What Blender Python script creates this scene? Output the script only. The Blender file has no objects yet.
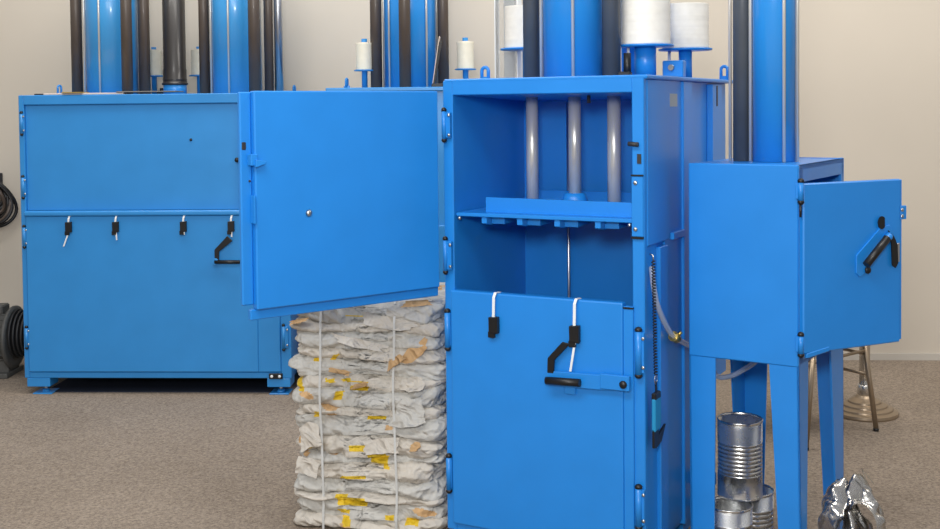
import bpy, bmesh, math, random
from math import sin, cos, pi, radians
from mathutils import Vector, Matrix, noise

random.seed(7)
SC = bpy.context.scene
COL = SC.collection

# ------------------------------------------------------------------ camera
cam_d = bpy.data.cameras.new('camera')
cam = bpy.data.objects.new('camera', cam_d)
COL.objects.link(cam)
PITCH, ROLL = 0.0344, 0.0099
R0 = Vector((1, 0, 0)); U0 = Vector((0, sin(PITCH), cos(PITCH))); F0 = Vector((0, cos(PITCH), -sin(PITCH)))
rt = R0 * cos(ROLL) - U0 * sin(ROLL)
up = R0 * sin(ROLL) + U0 * cos(ROLL)
mw = Matrix(((rt.x, up.x, -F0.x, 0), (rt.y, up.y, -F0.y, 0), (rt.z, up.z, -F0.z, 1.6), (0, 0, 0, 1)))
cam.matrix_world = mw
cam_d.sensor_width = 36
cam_d.lens = 36 * 1141.24 / 940
cam_d.shift_y = -(264.5 - 147.75) / 940
cam_d.clip_end = 100
SC.camera = cam

# ------------------------------------------------------------------ world, lights, exposure
w = bpy.data.worlds.new('hall_light'); SC.world = w; w.use_nodes = True
nt = w.node_tree; bg = nt.nodes['Background']
tc = nt.nodes.new('ShaderNodeTexCoord'); sx = nt.nodes.new('ShaderNodeSeparateXYZ')
rp = nt.nodes.new('ShaderNodeValToRGB')
nt.links.new(tc.outputs['Generated'], sx.inputs[0]); nt.links.new(sx.outputs['Z'], rp.inputs[0])
nt.links.new(rp.outputs[0], bg.inputs[0])
rp.color_ramp.elements[0].position = 0.0; rp.color_ramp.elements[0].color = (.70, .685, .66, 1)
rp.color_ramp.elements[1].position = 0.75; rp.color_ramp.elements[1].color = (.95, .96, 1, 1)
bg.inputs[1].default_value = 0.53

def area(name, loc, target, sx_, sy_, watts, color=(1, 1, 1)):
    d = bpy.data.lights.new(name, 'AREA'); d.shape = 'RECTANGLE'; d.size = sx_; d.size_y = sy_
    d.energy = watts; d.color = color
    o = bpy.data.objects.new(name, d); COL.objects.link(o); o.location = loc
    o.rotation_euler = (Vector(target) - Vector(loc)).to_track_quat('-Z', 'Y').to_euler()
    return o
area('front_fill', (-1.3, -2.6, 2.9), (0.1, 4.6, 1.0), 3.2, 1.4, 70, (1, .985, .96))  # unseen area light added behind the camera to brighten the baler chamber
area('camera_flash', (-.15, -.1, 2.08), (-.1, 5.0, 1.2), .35, .35, 66, (1, .99, .97))
area('hall_lamp_middle', (-.9, 1.6, 3.9), (0, 4.4, .9), 2.6, .8, 80, (1, .985, .96))
area('wall_fill_right', (2.9, 4.4, 4.8), (2.0, 7.2, 1.6), 2.4, 1.0, 102, (1, .95, .88))  # unseen light added to brighten the right of the back wall
area('wall_fill_left', (-1.6, 5.4, 5.0), (-1.4, 7.3, 1.4), 3.4, 1.0, 98, (1, .96, .90))  # added, out of view: lifts the wall behind the wide baler's columns
SC.view_settings.view_transform = 'Standard'
SC.view_settings.look = 'None'
SC.view_settings.exposure = 0.0
SC.view_settings.gamma = 1
SC.view_settings.use_curve_mapping = False

# ------------------------------------------------------------------ materials
def s2l(c):
    return tuple(((v / 255) / 12.92 if v / 255 <= .04045 else ((v / 255 + .055) / 1.055) ** 2.4) for v in c) + (1,)

def mat(name, rgb, rough=.5, metal=0, noise_scale=None, var=.15, bump=0, bump_scale=40, coat=0, trans=0, spec=None, rvar=0):
    m = bpy.data.materials.new(name); m.use_nodes = True
    n = m.node_tree.nodes; l = m.node_tree.links; b = n['Principled BSDF']
    c = s2l(rgb)
    b.inputs['Base Color'].default_value = c
    b.inputs['Roughness'].default_value = rough; b.inputs['Metallic'].default_value = metal
    b.inputs['Coat Weight'].default_value = coat; b.inputs['Coat Roughness'].default_value = .12
    b.inputs['Transmission Weight'].default_value = trans
    if spec is not None: b.inputs['Specular IOR Level'].default_value = spec
    co = n.new('ShaderNodeTexCoord')
    if noise_scale:
        t = n.new('ShaderNodeTexNoise'); t.inputs['Scale'].default_value = noise_scale; t.inputs['Detail'].default_value = 5
        l.new(co.outputs['Object'], t.inputs['Vector'])
        r = n.new('ShaderNodeValToRGB'); l.new(t.outputs['Fac'], r.inputs[0])
        r.color_ramp.elements[0].position = .3; r.color_ramp.elements[1].position = .7
        r.color_ramp.elements[0].color = tuple(v * (1 - var) for v in c[:3]) + (1,)
        r.color_ramp.elements[1].color = tuple(min(1, v * (1 + var)) for v in c[:3]) + (1,)
        l.new(r.outputs[0], b.inputs['Base Color'])
        if rvar:
            mr = n.new('ShaderNodeMapRange'); mr.inputs['To Min'].default_value = max(.02, rough - rvar); mr.inputs['To Max'].default_value = rough + rvar
            l.new(t.outputs['Fac'], mr.inputs['Value']); l.new(mr.outputs[0], b.inputs['Roughness'])
    if bump:
        t2 = n.new('ShaderNodeTexNoise'); t2.inputs['Scale'].default_value = bump_scale; t2.inputs['Detail'].default_value = 6
        l.new(co.outputs['Object'], t2.inputs['Vector'])
        bp = n.new('ShaderNodeBump'); bp.inputs['Strength'].default_value = bump; bp.inputs['Distance'].default_value = .01
        l.new(t2.outputs['Fac'], bp.inputs['Height']); l.new(bp.outputs[0], b.inputs['Normal'])
    return m

BLUE = mat('blue_paint', (28, 130, 215), .38, 0, 6, .04, .02, 260, coat=.12, rvar=.05)
BLUE_DIM = mat('blue_paint_dimmed', (44, 137, 208), .36, 0, 6, .04, .02, 260, coat=.2, rvar=.05)  # same paint as BLUE; weaker light further back is put into the colour
CYLB = mat('blue_gloss_barrel', (44, 146, 228), .3, 0, 5, .03, coat=.5)
BLACK = mat('black_rubber', (16, 16, 18), .42)
TUBE = mat('black_tube', (84, 73, 65), .42, 0, 9, .1, coat=.15)
TUBEC = mat('black_tube_cool', (76, 82, 90), .4, 0, 9, .1, coat=.15)
PIPE = mat('black_pipe', (38, 34, 32), .4, 0, 9, .1, coat=.2)
CYLL = mat('light_blue_barrel', (66, 160, 226), .3, 0, 5, .03, coat=.5)
ROD = mat('satin_steel', (214, 214, 210), .3, .5)
RODM = mat('pale_steel', (226, 224, 218), .32, .55)
CHROME = mat('polished_steel', (214, 212, 208), .26, 1, 12, .05, rvar=.04)
ZINC = mat('zinc_screw', (190, 190, 188), .3, 1)
TIN = mat('tin_can_steel', (214, 215, 215), .27, .9, 14, .08, rvar=.05)
FOIL = mat('crumpled_shiny_metal', (226, 224, 220), .2, 1, 20, .05)
STRAPM = mat('pale_plastic_strap', (205, 206, 204), .4)
WHITE = mat('white_strap', (232, 235, 236), .35)
THREAD = mat('white_twine', (236, 233, 224), .5, 0, 30, .04)
CREAM = mat('cream_twine', (232, 226, 206), .55, 0, 30, .04)
BRASS = mat('brass_fitting', (196, 170, 96), .3, 1)
HOSE = mat('clear_hose', (196, 208, 226), .15, 0, trans=.55)
TEAL = mat('teal_plastic', (30, 140, 190), .4)
NAVY = mat('dark_navy', (22, 30, 48), .75, 0, 120, .5)
GREY = mat('grey_cast_iron', (84, 84, 82), .5, 0, 15, .15)
DGREY = mat('dark_grey_plastic', (44, 44, 46), .5)
SILVER = mat('brushed_aluminium', (190, 192, 196), .35, 1)
TAN = mat('champagne_metal', (158, 140, 118), .35, .65)
CARD = mat('pale_card', (214, 198, 186), .7, 0, 30, .06)
GCARD = mat('grey_card', (116, 112, 108), .6)
GOLD = mat('ochre_card', (170, 140, 70), .6)
GPATCH = mat('pale_grey_patch', (168, 176, 178), .5)
CLEAR = mat('clear_acrylic', (245, 246, 246), .05, 0, trans=.9)
PAPER = mat('crumpled_white_paper', (208, 201, 190), .75, 0, 7, .10)
PAPER2 = mat('crumpled_grey_paper', (198, 196, 190), .75, 0, 9, .11)
YEL = mat('yellow_print', (226, 190, 40), .6, 0, 20, .1)
BROWN = mat('brown_card', (204, 166, 120), .8, 0, 14, .15)
SEATM = mat('dark_seat_fabric', (70, 66, 62), .8)

def crumple(m, scale=16, strength=.8):
    """sharp creased facets, as on crumpled paper"""
    n = m.node_tree.nodes; l = m.node_tree.links; b = n['Principled BSDF']
    co = n.new('ShaderNodeTexCoord'); nz = n.new('ShaderNodeTexNoise'); nz.inputs['Scale'].default_value = 7
    l.new(co.outputs['Object'], nz.inputs['Vector'])
    mx = n.new('ShaderNodeMix'); mx.data_type = 'VECTOR'; mx.inputs['Factor'].default_value = .12
    l.new(co.outputs['Object'], mx.inputs['A']); l.new(nz.outputs['Color'], mx.inputs['B'])
    mp = n.new('ShaderNodeMapping'); mp.inputs['Scale'].default_value = (1, 1, 1.7); l.new(mx.outputs['Result'], mp.inputs['Vector'])
    prev = None
    for sc, st, ds in ((scale, strength, .02), (scale * 2.7, strength * .8, .008)):
        v = n.new('ShaderNodeTexVoronoi'); v.inputs['Scale'].default_value = sc; l.new(mp.outputs[0], v.inputs['Vector'])
        bp = n.new('ShaderNodeBump'); bp.inputs['Strength'].default_value = st; bp.inputs['Distance'].default_value = ds
        l.new(v.outputs['Distance'], bp.inputs['Height'])
        if prev: l.new(prev.outputs[0], bp.inputs['Normal'])
        prev = bp
    l.new(prev.outputs[0], b.inputs['Normal'])
for q_ in (PAPER, PAPER2, YEL, BROWN): crumple(q_)
def carpet():
    m = bpy.data.materials.new('speckled_carpet'); m.use_nodes = True
    n = m.node_tree.nodes; l = m.node_tree.links; b = n['Principled BSDF']
    b.inputs['Roughness'].default_value = .95; b.inputs['Specular IOR Level'].default_value = .1
    co = n.new('ShaderNodeTexCoord')
    t = n.new('ShaderNodeTexNoise'); t.inputs['Scale'].default_value = 85; t.inputs['Detail'].default_value = 8; t.inputs['Roughness'].default_value = .8
    t2 = n.new('ShaderNodeTexNoise'); t2.inputs['Scale'].default_value = 1.7; t2.inputs['Detail'].default_value = 3
    for q in (t, t2): l.new(co.outputs['Object'], q.inputs['Vector'])
    r = n.new('ShaderNodeValToRGB'); l.new(t.outputs['Fac'], r.inputs[0])
    r.color_ramp.elements[0].position = .34; r.color_ramp.elements[0].color = s2l((104, 93, 83))
    r.color_ramp.elements[1].position = .66; r.color_ramp.elements[1].color = s2l((184, 169, 152))
    r2 = n.new('ShaderNodeValToRGB'); l.new(t2.outputs['Fac'], r2.inputs[0])
    r2.color_ramp.elements[0].position = .35; r2.color_ramp.elements[0].color = (.86, .85, .84, 1)
    r2.color_ramp.elements[1].position = .68; r2.color_ramp.elements[1].color = (1, 1, 1, 1)
    mx = n.new('ShaderNodeMix'); mx.data_type = 'RGBA'; mx.blend_type = 'MULTIPLY'; mx.inputs['Factor'].default_value = 1
    l.new(r.outputs[0], mx.inputs['A']); l.new(r2.outputs[0], mx.inputs['B']); l.new(mx.outputs['Result'], b.inputs['Base Color'])
    bp = n.new('ShaderNodeBump'); bp.inputs['Strength'].default_value = .5; bp.inputs['Distance'].default_value = .008
    l.new(t.outputs['Fac'], bp.inputs['Height']); l.new(bp.outputs[0], b.inputs['Normal'])
    return m
CARPET = carpet()
WALLM = mat('beige_plaster', (208, 199, 185), .85, 0, .9, .035, .05, 12, spec=.2)
BASEM = mat('grey_skirting', (198, 192, 182), .6)

# ------------------------------------------------------------------ mesh helpers
class MB:
    """collects shapes, then links them as ONE mesh object"""
    def __init__(self): self.bm = bmesh.new(); self.mi = 0
    def box(self, x0, x1, y0, y1, z0, z1, bev=0.0, seg=1):
        t = bmesh.new(); bmesh.ops.create_cube(t, size=1)
        bmesh.ops.scale(t, vec=(abs(x1 - x0), abs(y1 - y0), abs(z1 - z0)), verts=t.verts)
        bmesh.ops.translate(t, vec=((x0 + x1) / 2, (y0 + y1) / 2, (z0 + z1) / 2), verts=t.verts)
        if bev: bmesh.ops.bevel(t, geom=list(t.edges), offset=bev, segments=seg, affect='EDGES', profile=.5)
        self._add(t); return self
    def _add(self, t, smooth=False):
        me = bpy.data.meshes.new('tmp')
        for f in t.faces:
            f.material_index = self.mi
            if smooth: f.smooth = True
        t.to_mesh(me); t.free(); self.bm.from_mesh(me); bpy.data.meshes.remove(me)
    def prism(self, pts, d, bev=0):
        """pts: closed 3-D polygon, d: extrusion vector"""
        t = bmesh.new(); vs = [t.verts.new(p) for p in pts]; f = t.faces.new(vs)
        r = bmesh.ops.extrude_face_region(t, geom=[f])
        bmesh.ops.translate(t, vec=d, verts=[e for e in r['geom'] if isinstance(e, bmesh.types.BMVert)])
        bmesh.ops.recalc_face_normals(t, faces=t.faces)
        if bev: bmesh.ops.bevel(t, geom=list(t.edges), offset=bev, segments=1, affect='EDGES', profile=.5)
        self._add(t); return self
    def tube(self, path, r, seg=12, cap=True, flat=None):
        """round tube along a path; r number or list"""
        P = [Vector(p) for p in path]; n = len(P)
        R = r if isinstance(r, (list, tuple)) else [r] * n
        t = bmesh.new(); rings = []; ref = None
        for i, p in enumerate(P):
            a = (P[min(i + 1, n - 1)] - P[max(i - 1, 0)]).normalized()
            if ref is None:
                ref = Vector((0, 0, 1)) if abs(a.z) < .9 else Vector((1, 0, 0))
            u = ref - a * ref.dot(a); u.normalize(); v = a.cross(u); ref = u
            rings.append([t.verts.new(p + (u * cos(2 * pi * k / seg) + v * sin(2 * pi * k / seg)) * R[i]) for k in range(seg)])
        for i in range(n - 1):
            for k in range(seg):
                f = t.faces.new((rings[i][k], rings[i][(k + 1) % seg], rings[i + 1][(k + 1) % seg], rings[i + 1][k])); f.smooth = True
        if cap:
            t.faces.new(rings[0][::-1]); t.faces.new(rings[-1])
        bmesh.ops.recalc_face_normals(t, faces=t.faces)
        sm = [f.smooth for f in t.faces]
        self._add(t); return self
    def lathe(self, prof, c=(0, 0, 0), seg=32, smooth=True, closed=False):
        """prof: list of (r, z)"""
        t = bmesh.new(); rings = []
        for r, z in prof:
            if r < 1e-6: rings.append([t.verts.new((c[0], c[1], c[2] + z))])
            else: rings.append([t.verts.new((c[0] + r * cos(2 * pi * k / seg), c[1] + r * sin(2 * pi * k / seg), c[2] + z)) for k in range(seg)])
        for a, b in zip(rings, rings[1:]):
            for k in range(seg):
                q = []
                for ring in (a, b):
                    pass
                if len(a) == 1 and len(b) == 1: continue
                if len(a) == 1: f = t.faces.new((a[0], b[(k + 1) % seg], b[k]))
                elif len(b) == 1: f = t.faces.new((a[k], a[(k + 1) % seg], b[0]))
                else: f = t.faces.new((a[k], a[(k + 1) % seg], b[(k + 1) % seg], b[k]))
                f.smooth = smooth
        bmesh.ops.recalc_face_normals(t, faces=t.faces)
        self._add(t); return self
    def sphere(self, c, r, sc=(1, 1, 1)):
        t = bmesh.new(); bmesh.ops.create_uvsphere(t, u_segments=14, v_segments=9, radius=r)
        bmesh.ops.scale(t, vec=sc, verts=t.verts); bmesh.ops.translate(t, vec=c, verts=t.verts)
        self._add(t, True); return self
    def ribbon(self, path, width_dir, wd, th):
        """flat strap of width wd along width_dir, thickness th along a path"""
        P = [Vector(p) for p in path]; W = Vector(width_dir).normalized(); n = len(P); t = bmesh.new(); rings = []
        for i, p in enumerate(P):
            a = (P[min(i + 1, n - 1)] - P[max(i - 1, 0)]).normalized(); N = a.cross(W).normalized()
            rings.append([t.verts.new(p + W * sx_ * wd / 2 + N * sn * th / 2) for sx_, sn in ((-1, -1), (1, -1), (1, 1), (-1, 1))])
        for i in range(n - 1):
            for k in range(4): t.faces.new((rings[i][k], rings[i][(k + 1) % 4], rings[i + 1][(k + 1) % 4], rings[i + 1][k]))
        t.faces.new(rings[0][::-1]); t.faces.new(rings[-1]); bmesh.ops.recalc_face_normals(t, faces=t.faces)
        self._add(t); return self
    def build(self, name, m, parent=None, label=None, recenter=True):
        me = bpy.data.meshes.new(name)
        ms = m if isinstance(m, (list, tuple)) else [m]
        off = Vector((0, 0, 0))
        if recenter and self.bm.verts:
            lo = Vector([min(v.co[i] for v in self.bm.verts) for i in range(3)])
            hi = Vector([max(v.co[i] for v in self.bm.verts) for i in range(3)])
            off = Vector(((lo.x + hi.x) / 2, (lo.y + hi.y) / 2, lo.z))
        if parent is not None:
            pass
        bmesh.ops.translate(self.bm, vec=-off, verts=self.bm.verts)
        self.bm.to_mesh(me); self.bm.free()
        for x in ms: me.materials.append(x)
        o = bpy.data.objects.new(name, me); COL.objects.link(o)
        if parent is not None:
            o.parent = parent
            o.location = off - (Vector(parent['_off']) if '_off' in parent.keys() else Vector((0, 0, 0)))
        else: o.location = off
        o['_off'] = tuple(off)
        if label: o['label'] = label
        return o

def tag(o, label, cat, group=None, kind=None):
    o['label'] = label; o['category'] = cat
    if group: o['group'] = group
    if kind: o['kind'] = kind
    return o
def thing(name, label, cat, loc=(0, 0, 0), yaw=0.0, group=None):
    o = bpy.data.objects.new(name, None); COL.objects.link(o)
    o.location = loc; o.rotation_euler = (0, 0, -yaw); o.empty_display_size = .2
    return tag(o, label, cat, group)
def struct(name, mb, m):
    o = mb.build(name, m); o['kind'] = 'structure'; return o
def copy_tree(o, parent=None):
    c = o.copy(); COL.objects.link(c); c.parent = parent
    for ch in [q for q in bpy.data.objects if q.parent is o]: copy_tree(ch, c)
    return c

# machine frames: position of front-left foot, yaw (front edge runs towards the camera on the right)
BL, BA = Vector((-.0893, 4.1101, 0)), .4888
CL, CA = Vector((.7530, 3.939, 0)), .5668
LL, LA = Vector((-2.5458, 6.4425, 0)), .0479
def toW(o, a, s, t, z): return Vector((o.x + s * cos(a) + t * sin(a), o.y - s * sin(a) + t * cos(a), z))

# ------------------------------------------------------------------ setting
def wy(x): return 7.2637 - .0621 * x
struct('floor', MB().box(-9, 9, -3, 10, -.1, 0), CARPET)
wb = MB(); wb.prism([(-9, wy(-9), 0), (9, wy(9), 0), (9, wy(9) + .15, 0), (-9, wy(-9) + .15, 0)], (0, 0, 5))
struct('wall_back', wb, WALLM)
bb = MB(); bb.prism([(-9, wy(-9) - .012, 0), (9, wy(9) - .012, 0), (9, wy(9) - .001, 0), (-9, wy(-9) - .001, 0)], (0, 0, .042))
struct('baseboard_back', bb, BASEM)

# ------------------------------------------------------------------ shared machine parts
def hinge(parent, s, z0, z1, t=-.022, blue=BLUE, leaf=None, r=.0085, screws=True):
    """vertical pin hinge with black end caps; leaf = (s0, s1)"""
    m = MB(); c = .014
    m.tube([(s, t, z0 + c), (s, t, z1 - c)], r, 12)
    if leaf: m.box(leaf[0], leaf[1], t - .001, t + .014, z0 + c * 1.3, z1 - c * 1.3, .0015)
    h = m.build('hinge', blue, parent)
    for z, dr in ((z0, 1), (z1, -1)):
        k = MB().lathe([(0, -.001), (r * .8, .002), (r * 1.15, c * .55), (r * 1.1, c), (0, c)] if dr > 0 else
                       [(0, -c), (r * 1.1, -c), (r * 1.15, -c * .55), (r * .8, -.002), (0, .001)], (s, t, z), 14)
        k.build('hinge_cap', BLACK, h, 'black rubber end cap')
    if leaf and screws:
        for q in (.22, .78):
            zz = z0 + (z1 - z0) * q
            MB().sphere(((leaf[0] + leaf[1]) / 2 + (leaf[1] - s) * .35, t - .003, zz), .0062, (1, .6, 1)).build('screw', ZINC, h, 'bright zinc screw head')
    return h

def eye(parent, s, t, z, h=.06, wd=.032, blue=BLUE, yaw=0):
    """flat lifting eye: arch with a hole"""
    n = 16; out = []; inn = []
    for k in range(n + 1):
        a = pi * k / n; out.append((cos(a) * wd / 2, h - wd / 2 + sin(a) * wd / 2))
    m = MB(); path = [(-wd * .35, 0)] + [(-cos(pi * k / n) * wd * .35, h - wd * .5 + sin(pi * k / n) * wd * .35) for k in range(n + 1)] + [(wd * .35, 0)]
    m.tube([(s + x * cos(yaw), t + x * sin(yaw), z + y) for x, y in path], wd * .17, 10)
    m.box(s - wd / 2, s + wd / 2, t - .006, t + .006, z - .001, z + h * .28, .002)
    return m.build('lifting_eye', blue, parent)

def clip(parent, s, t, z, tail, blue_top, lean=0):
    """black clip holding a white strap end that comes over the door edge"""
    m = MB()
    m.prism([(s - .017, t, z - .026), (s + .018, t, z - .030), (s + .018, t, z + .030), (s - .018, t, z + .027)], (0, -.02, 0), .002)
    m.box(s - .022, s + .004, t - .016, t - .004, z - .046, z - .024, .002)
    c = m.build('strap_clip', BLACK, parent, 'black plastic strap clip')
    p = [(s + .008, t + .02, blue_top + .003), (s + .004, t - .004, blue_top + .004), (s + .001, t - .011, blue_top - .012), (s - .001, t - .011, z + .02)]
    MB().ribbon(p, (1, 0, 0), .010, .003).build('strap', WHITE, c, 'white strap')
    if tail:
        q = [(s + .002, t - .012, z - .024), (s + .002 + lean * .5, t - .014, z - .024 - tail * .5), (s + lean, t - .012, z - .024 - tail)]
        MB().ribbon(q, (1, 0, 0), .008, .0025).build('strap_tail', WHITE, c, 'loose white strap end')
    return c

def barrel(parent, s, t, r, z0, z1, m, rods):
    b = MB().tube([(s, t, z0), (s, t, z1)], r, 40).build('hydraulic_cylinder', m, parent, 'glossy blue hydraulic cylinder barrel')
    for a in rods:
        x, y = s + cos(a) * (r + .007), t + sin(a) * (r + .007)
        MB().tube([(x, y, z0), (x, y, z1)], .0062, 10).build('tie_rod', RODM, b, 'thin bright steel tie rod')
    return b
def gtube(parent, s, t, r, z0, z1, m=TUBE, name='guide_tube', label='black round guide tube'):
    return MB().tube([(s, t, z0), (s, t, z1)], r, 24).build(name, m, parent, label)

ZTOP = 2.75
# ------------------------------------------------------------------ wide baler on the left
L = thing('wide_baler', 'wide blue baling press at the left with four strap clips on its closed door', 'baling machine', LL, LA)
W = 1.5317; D = .72
m = MB()
m.box(0, .03, 0, .04, .093, 1.699, .004).box(1.472, W, 0, .04, .093, 1.699, .004)
m.box(.03, 1.472, 0, .04, 1.644, 1.699, .004).box(.03, 1.472, 0, .04, .093, .128, .004)
m.box(1.25, 1.472, 0.002, .04, 1.04, 1.644)
m.box(0, .02, .04, D, .093, 1.69).box(W - .02, W, .04, D, .093, 1.69).box(0, W, D - .02, D, .093, 1.699)
m.box(0, W, .03, D, 1.679, 1.699).box(0, W, .04, D, .093, .113)
m.build('frame', BLUE_DIM, L)
MB().box(.03, 1.25, .018, .032, 1.045, 1.644, .003).build('upper_panel', BLUE_DIM, L)
b_ = MB().box(.026, 1.26, -.026, .016, 1.016, 1.046, .010, 3).build('cross_bar', BLUE_DIM, L)
ld = MB().box(.032, 1.347, -.012, .02, .131, 1.016, .004).build('lower_door', BLUE_DIM, L)
MB().box(1.347, 1.472, -.008, .02, .131, 1.016, .003).build('door_flange', BLUE_DIM, L)
for s, lean, tl in ((.283, -.03, .085), (.552, .006, .05), (.938, .004, .022), (1.208, .003, .035)):
    clip(ld, s, -.013, .955, tl, 1.012, lean)
hd = MB().prism([(x, -.022, z) for x, z in ((1.187, .901), (1.216, .874), (1.139, .814), (1.138, .758), (1.113, .758), (1.114, .825))], (0, -.010, 0), .002)
hnd = hd.build('door_handle', BLACK, ld, 'black cranked flat handle')
MB().tube([(1.118, -.045, .758), (1.262, -.045, .757)], .011, 12).build('handle_grip', BLACK, hnd)
MB().tube([(1.119, -.014, .76), (1.119, -.05, .76)], .017, 14).build('handle_boss', BLUE_DIM, hnd, 'blue pivot boss')
for z1, z0 in ((1.61, 1.47), (1.25, 1.112), (.968, .832), (.395, .258)):
    hinge(L, .020, z0, z1, -.008, BLUE_DIM, (.02, .034))
hinge(L, 1.492, .25, .405, -.012, BLUE_DIM, (1.492, 1.517))
for s, z in ((.978, 1.44), (1.243, 1.325)):
    MB().sphere((s, .016 if s < 1.1 else -.004, z), .008 if s < 1.1 else .014).build('rivet', BLACK, L, 'small black button')
bp = MB().box(1.405, 1.482, -.012, .004, .092, .122, .002).build('stop_plate', BLACK, L, 'black plate with two white bolt heads')
for s in (1.422, 1.466): MB().sphere((s, -.014, .107), .0085, (1, .6, 1)).build('bolt', WHITE, bp, 'white bolt head')
for s0, s1 in ((.013, .146), (1.392, 1.524)):
    for t0, t1 in ((0.0, .12), (D - .12, D)):
        ft = MB().box(s0, s1, t0, t1, .043, .093, .003).build('foot_block', BLUE_DIM, L)
        c = (s0 + s1) / 2 + (.02 if s0 < 1 else 0); tt = (t0 + t1) / 2
        MB().tube([(c, tt, .006), (c, tt, .045)], .011, 12).build('levelling_bolt', ZINC, ft, 'steel levelling bolt')
        MB().box(c - .055, c + .055, tt - .06, tt + .06, 0, .007, .002).lathe([(.024, .006), (.018, .02), (0, .02)], (c, tt, 0), 16).build('foot_plate', BLUE_DIM, ft)
eye(L, .115, .3, 1.699, .065, .036, BLUE_DIM, 1.1); eye(L, 1.45, .6, 1.699, .055, .034, BLUE_DIM, 1.3)
T = .38; Z0 = 1.698
gtube(L, .192, T, .033, Z0, ZTOP)
barrel(L, .405, T, .148, Z0, ZTOP, CYLL, (-1.69, -2.72, .30))
gtube(L, .556, .205, .032, Z0, ZTOP)
gtube(L, .600, T, .033, Z0, ZTOP)
gtube(L, .961, T, .031, Z0, ZTOP)
barrel(L, 1.150, T, .137, Z0, ZTOP, CYLL, (-1.62, -2.8, .2))
gtube(L, 1.302, .205, .034, Z0, ZTOP)
gtube(L, 1.346, T, .027, Z0, ZTOP)
gtube(L, 1.405, T, .025, Z0, ZTOP, SILVER, 'silver_post', 'satin silver round post')
pt = MB().lathe([(.0, 1.755), (.070, 1.755), (.076, 1.759), (.076, 1.768), (.069, 1.772), (.069, 1.785), (.071, 1.788), (.069, 1.791), (.069, 1.845), (.066, 1.852), (.066, ZTOP), (0, ZTOP)], (.781, T, 0), 32).build('exhaust_pipe', PIPE, L, 'thick black pipe with a flared collar')
MB().tube([(.781, T, Z0), (.781, T, 1.765)], .068, 32).build('pipe_socket', BLUE_DIM, L)
for s in (.565, .848):
    MB().tube([(s, .66, Z0), (s, .66, 1.998)], .016, 14).lathe([(0, 1.815), (.062, 1.815), (.062, 1.823), (0, 1.823)], (s, .66, 0), 24).build('spool_spindle', BLUE_DIM, L)
MB().box(.60, .66, .60, .66, Z0, 1.73, .003).tube([(.62, .63, 1.73), (.62, .63, 1.745)], .012).build('valve_block', BLACK, L, 'small black valve block')

tag(MB().box(.1, 1.45, .05, D - .03, 0, .006).build('navy_sheet', NAVY), 'thin dark navy sheet lying on the carpet under the wide blue baler', 'mat').location = toW(LL, LA, .775, .37, 0)  # thin speckled navy sheet flat on the carpet between the feet
bpy.data.objects['navy_sheet'].rotation_euler = (0, 0, -LA)

def lay(name, mb, m, label, cat, group=None):
    o = mb.build(name, m); l = o.location.copy()
    o.location = toW(LL, LA, l.x, l.y, l.z); o.rotation_euler = (0, 0, -LA)
    return tag(o, label, cat, group)
lay('brochure', MB().box(.14, .60, .012, .14, 1.6995, 1.709, .002), CARD, 'pale pinkish sheet of card lying on top of the wide baler', 'sheet')
lay('brochure', MB().box(.56, .90, .006, .16, 1.7095, 1.716, .002), GCARD, 'grey sheet lying flat in front of the thick black pipe', 'sheet')
lay('brochure', MB().box(.25, .37, -.006, .1, 1.7095, 1.714, .001), GOLD, 'small ochre sheet lying on the pale sheet', 'sheet')
lay('gasket', MB().box(.07, .13, .05, .12, 1.6995, 1.708, .003), DGREY, 'small flat dark disc lying at the left end of the wide baler top', 'disc')

# ------------------------------------------------------------------ twine spools (things resting on the spindles)
def make_spool(name, r, h, hole, material, ridges, label, group):
    o = thing(name, label, 'spool', group=group)
    pr = [(hole, 0), (r * .97, 0)]
    for k in range(ridges + 1):
        z = h * k / ridges
        pr += [(r * (1 - .022 * (k % 2) - .016 * random.random()), z)]
    pr += [(r * .94, h), (hole, h), (hole, 0)]
    MB().lathe(pr, (0, 0, 0), 40).build('twine_winding', material, o)
    MB().lathe([(hole, h - .002), (hole * 1.5, h - .002), (hole * 1.5, h + .004), (hole, h + .004), (hole, h - .002)], (0, 0, 0), 24).build('core', CARD, o)
    return o
small = make_spool('twine_spool', .05, .155, .018, CREAM, 26, 'small cream twine spool just left of the thick black pipe', 'small cream twine spools')
small.location = toW(LL, LA, .565, .66, 1.8235)
def spool_at(src, loc, label):
    c = copy_tree(src); c.location = loc; c['label'] = label; return c
spool_at(small, toW(LL, LA, .848, .66, 1.8235), 'small cream twine spool just right of the thick black pipe')

# ------------------------------------------------------------------ rear baler behind the open door
RL = Vector((-.795, 6.35, 0))
R = thing('rear_baler', 'mostly hidden blue baler behind the open door and the paper bale', 'baling machine', RL, .03)
m = MB(); RW = 1.0
m.box(0, RW, .03, .62, .09, 1.71, .004)
m.build('body', BLUE_DIM, R)
MB().box(-.005, RW + .005, 0, .63, 1.7, 1.722, .004).build('top_plate', BLUE_DIM, R)
MB().box(.05, RW - .06, .008, .03, .12, .95, .004).build('lower_door', BLUE_DIM, R)
for s in (.02, RW - .14):
    for t in (.03, .5): MB().box(s, s + .12, t, t + .12, 0, .09, .003).build('foot_block', BLUE_DIM, R)
eye(R, .073, .3, 1.721, .065, .036, BLUE_DIM, 1.3)
gtube(R, .247, .3, .034, 1.72, ZTOP); gtube(R, .637, .3, .032, 1.72, ZTOP)
barrel(R, .445, .3, .15, 1.72, ZTOP, CYLB, (-2.35, -.85, 3.0, .25))
gtube(R, .43, .115, .033, 1.72, ZTOP)
for s in (.178, .765):
    MB().tube([(s, .3, 1.72), (s, .3, 2.01)], .017, 14).lathe([(0, 1.823), (.062, 1.823), (.062, 1.83), (0, 1.83)], (s, .3, 0), 24).build('spool_spindle', BLUE_DIM, R)
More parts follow.
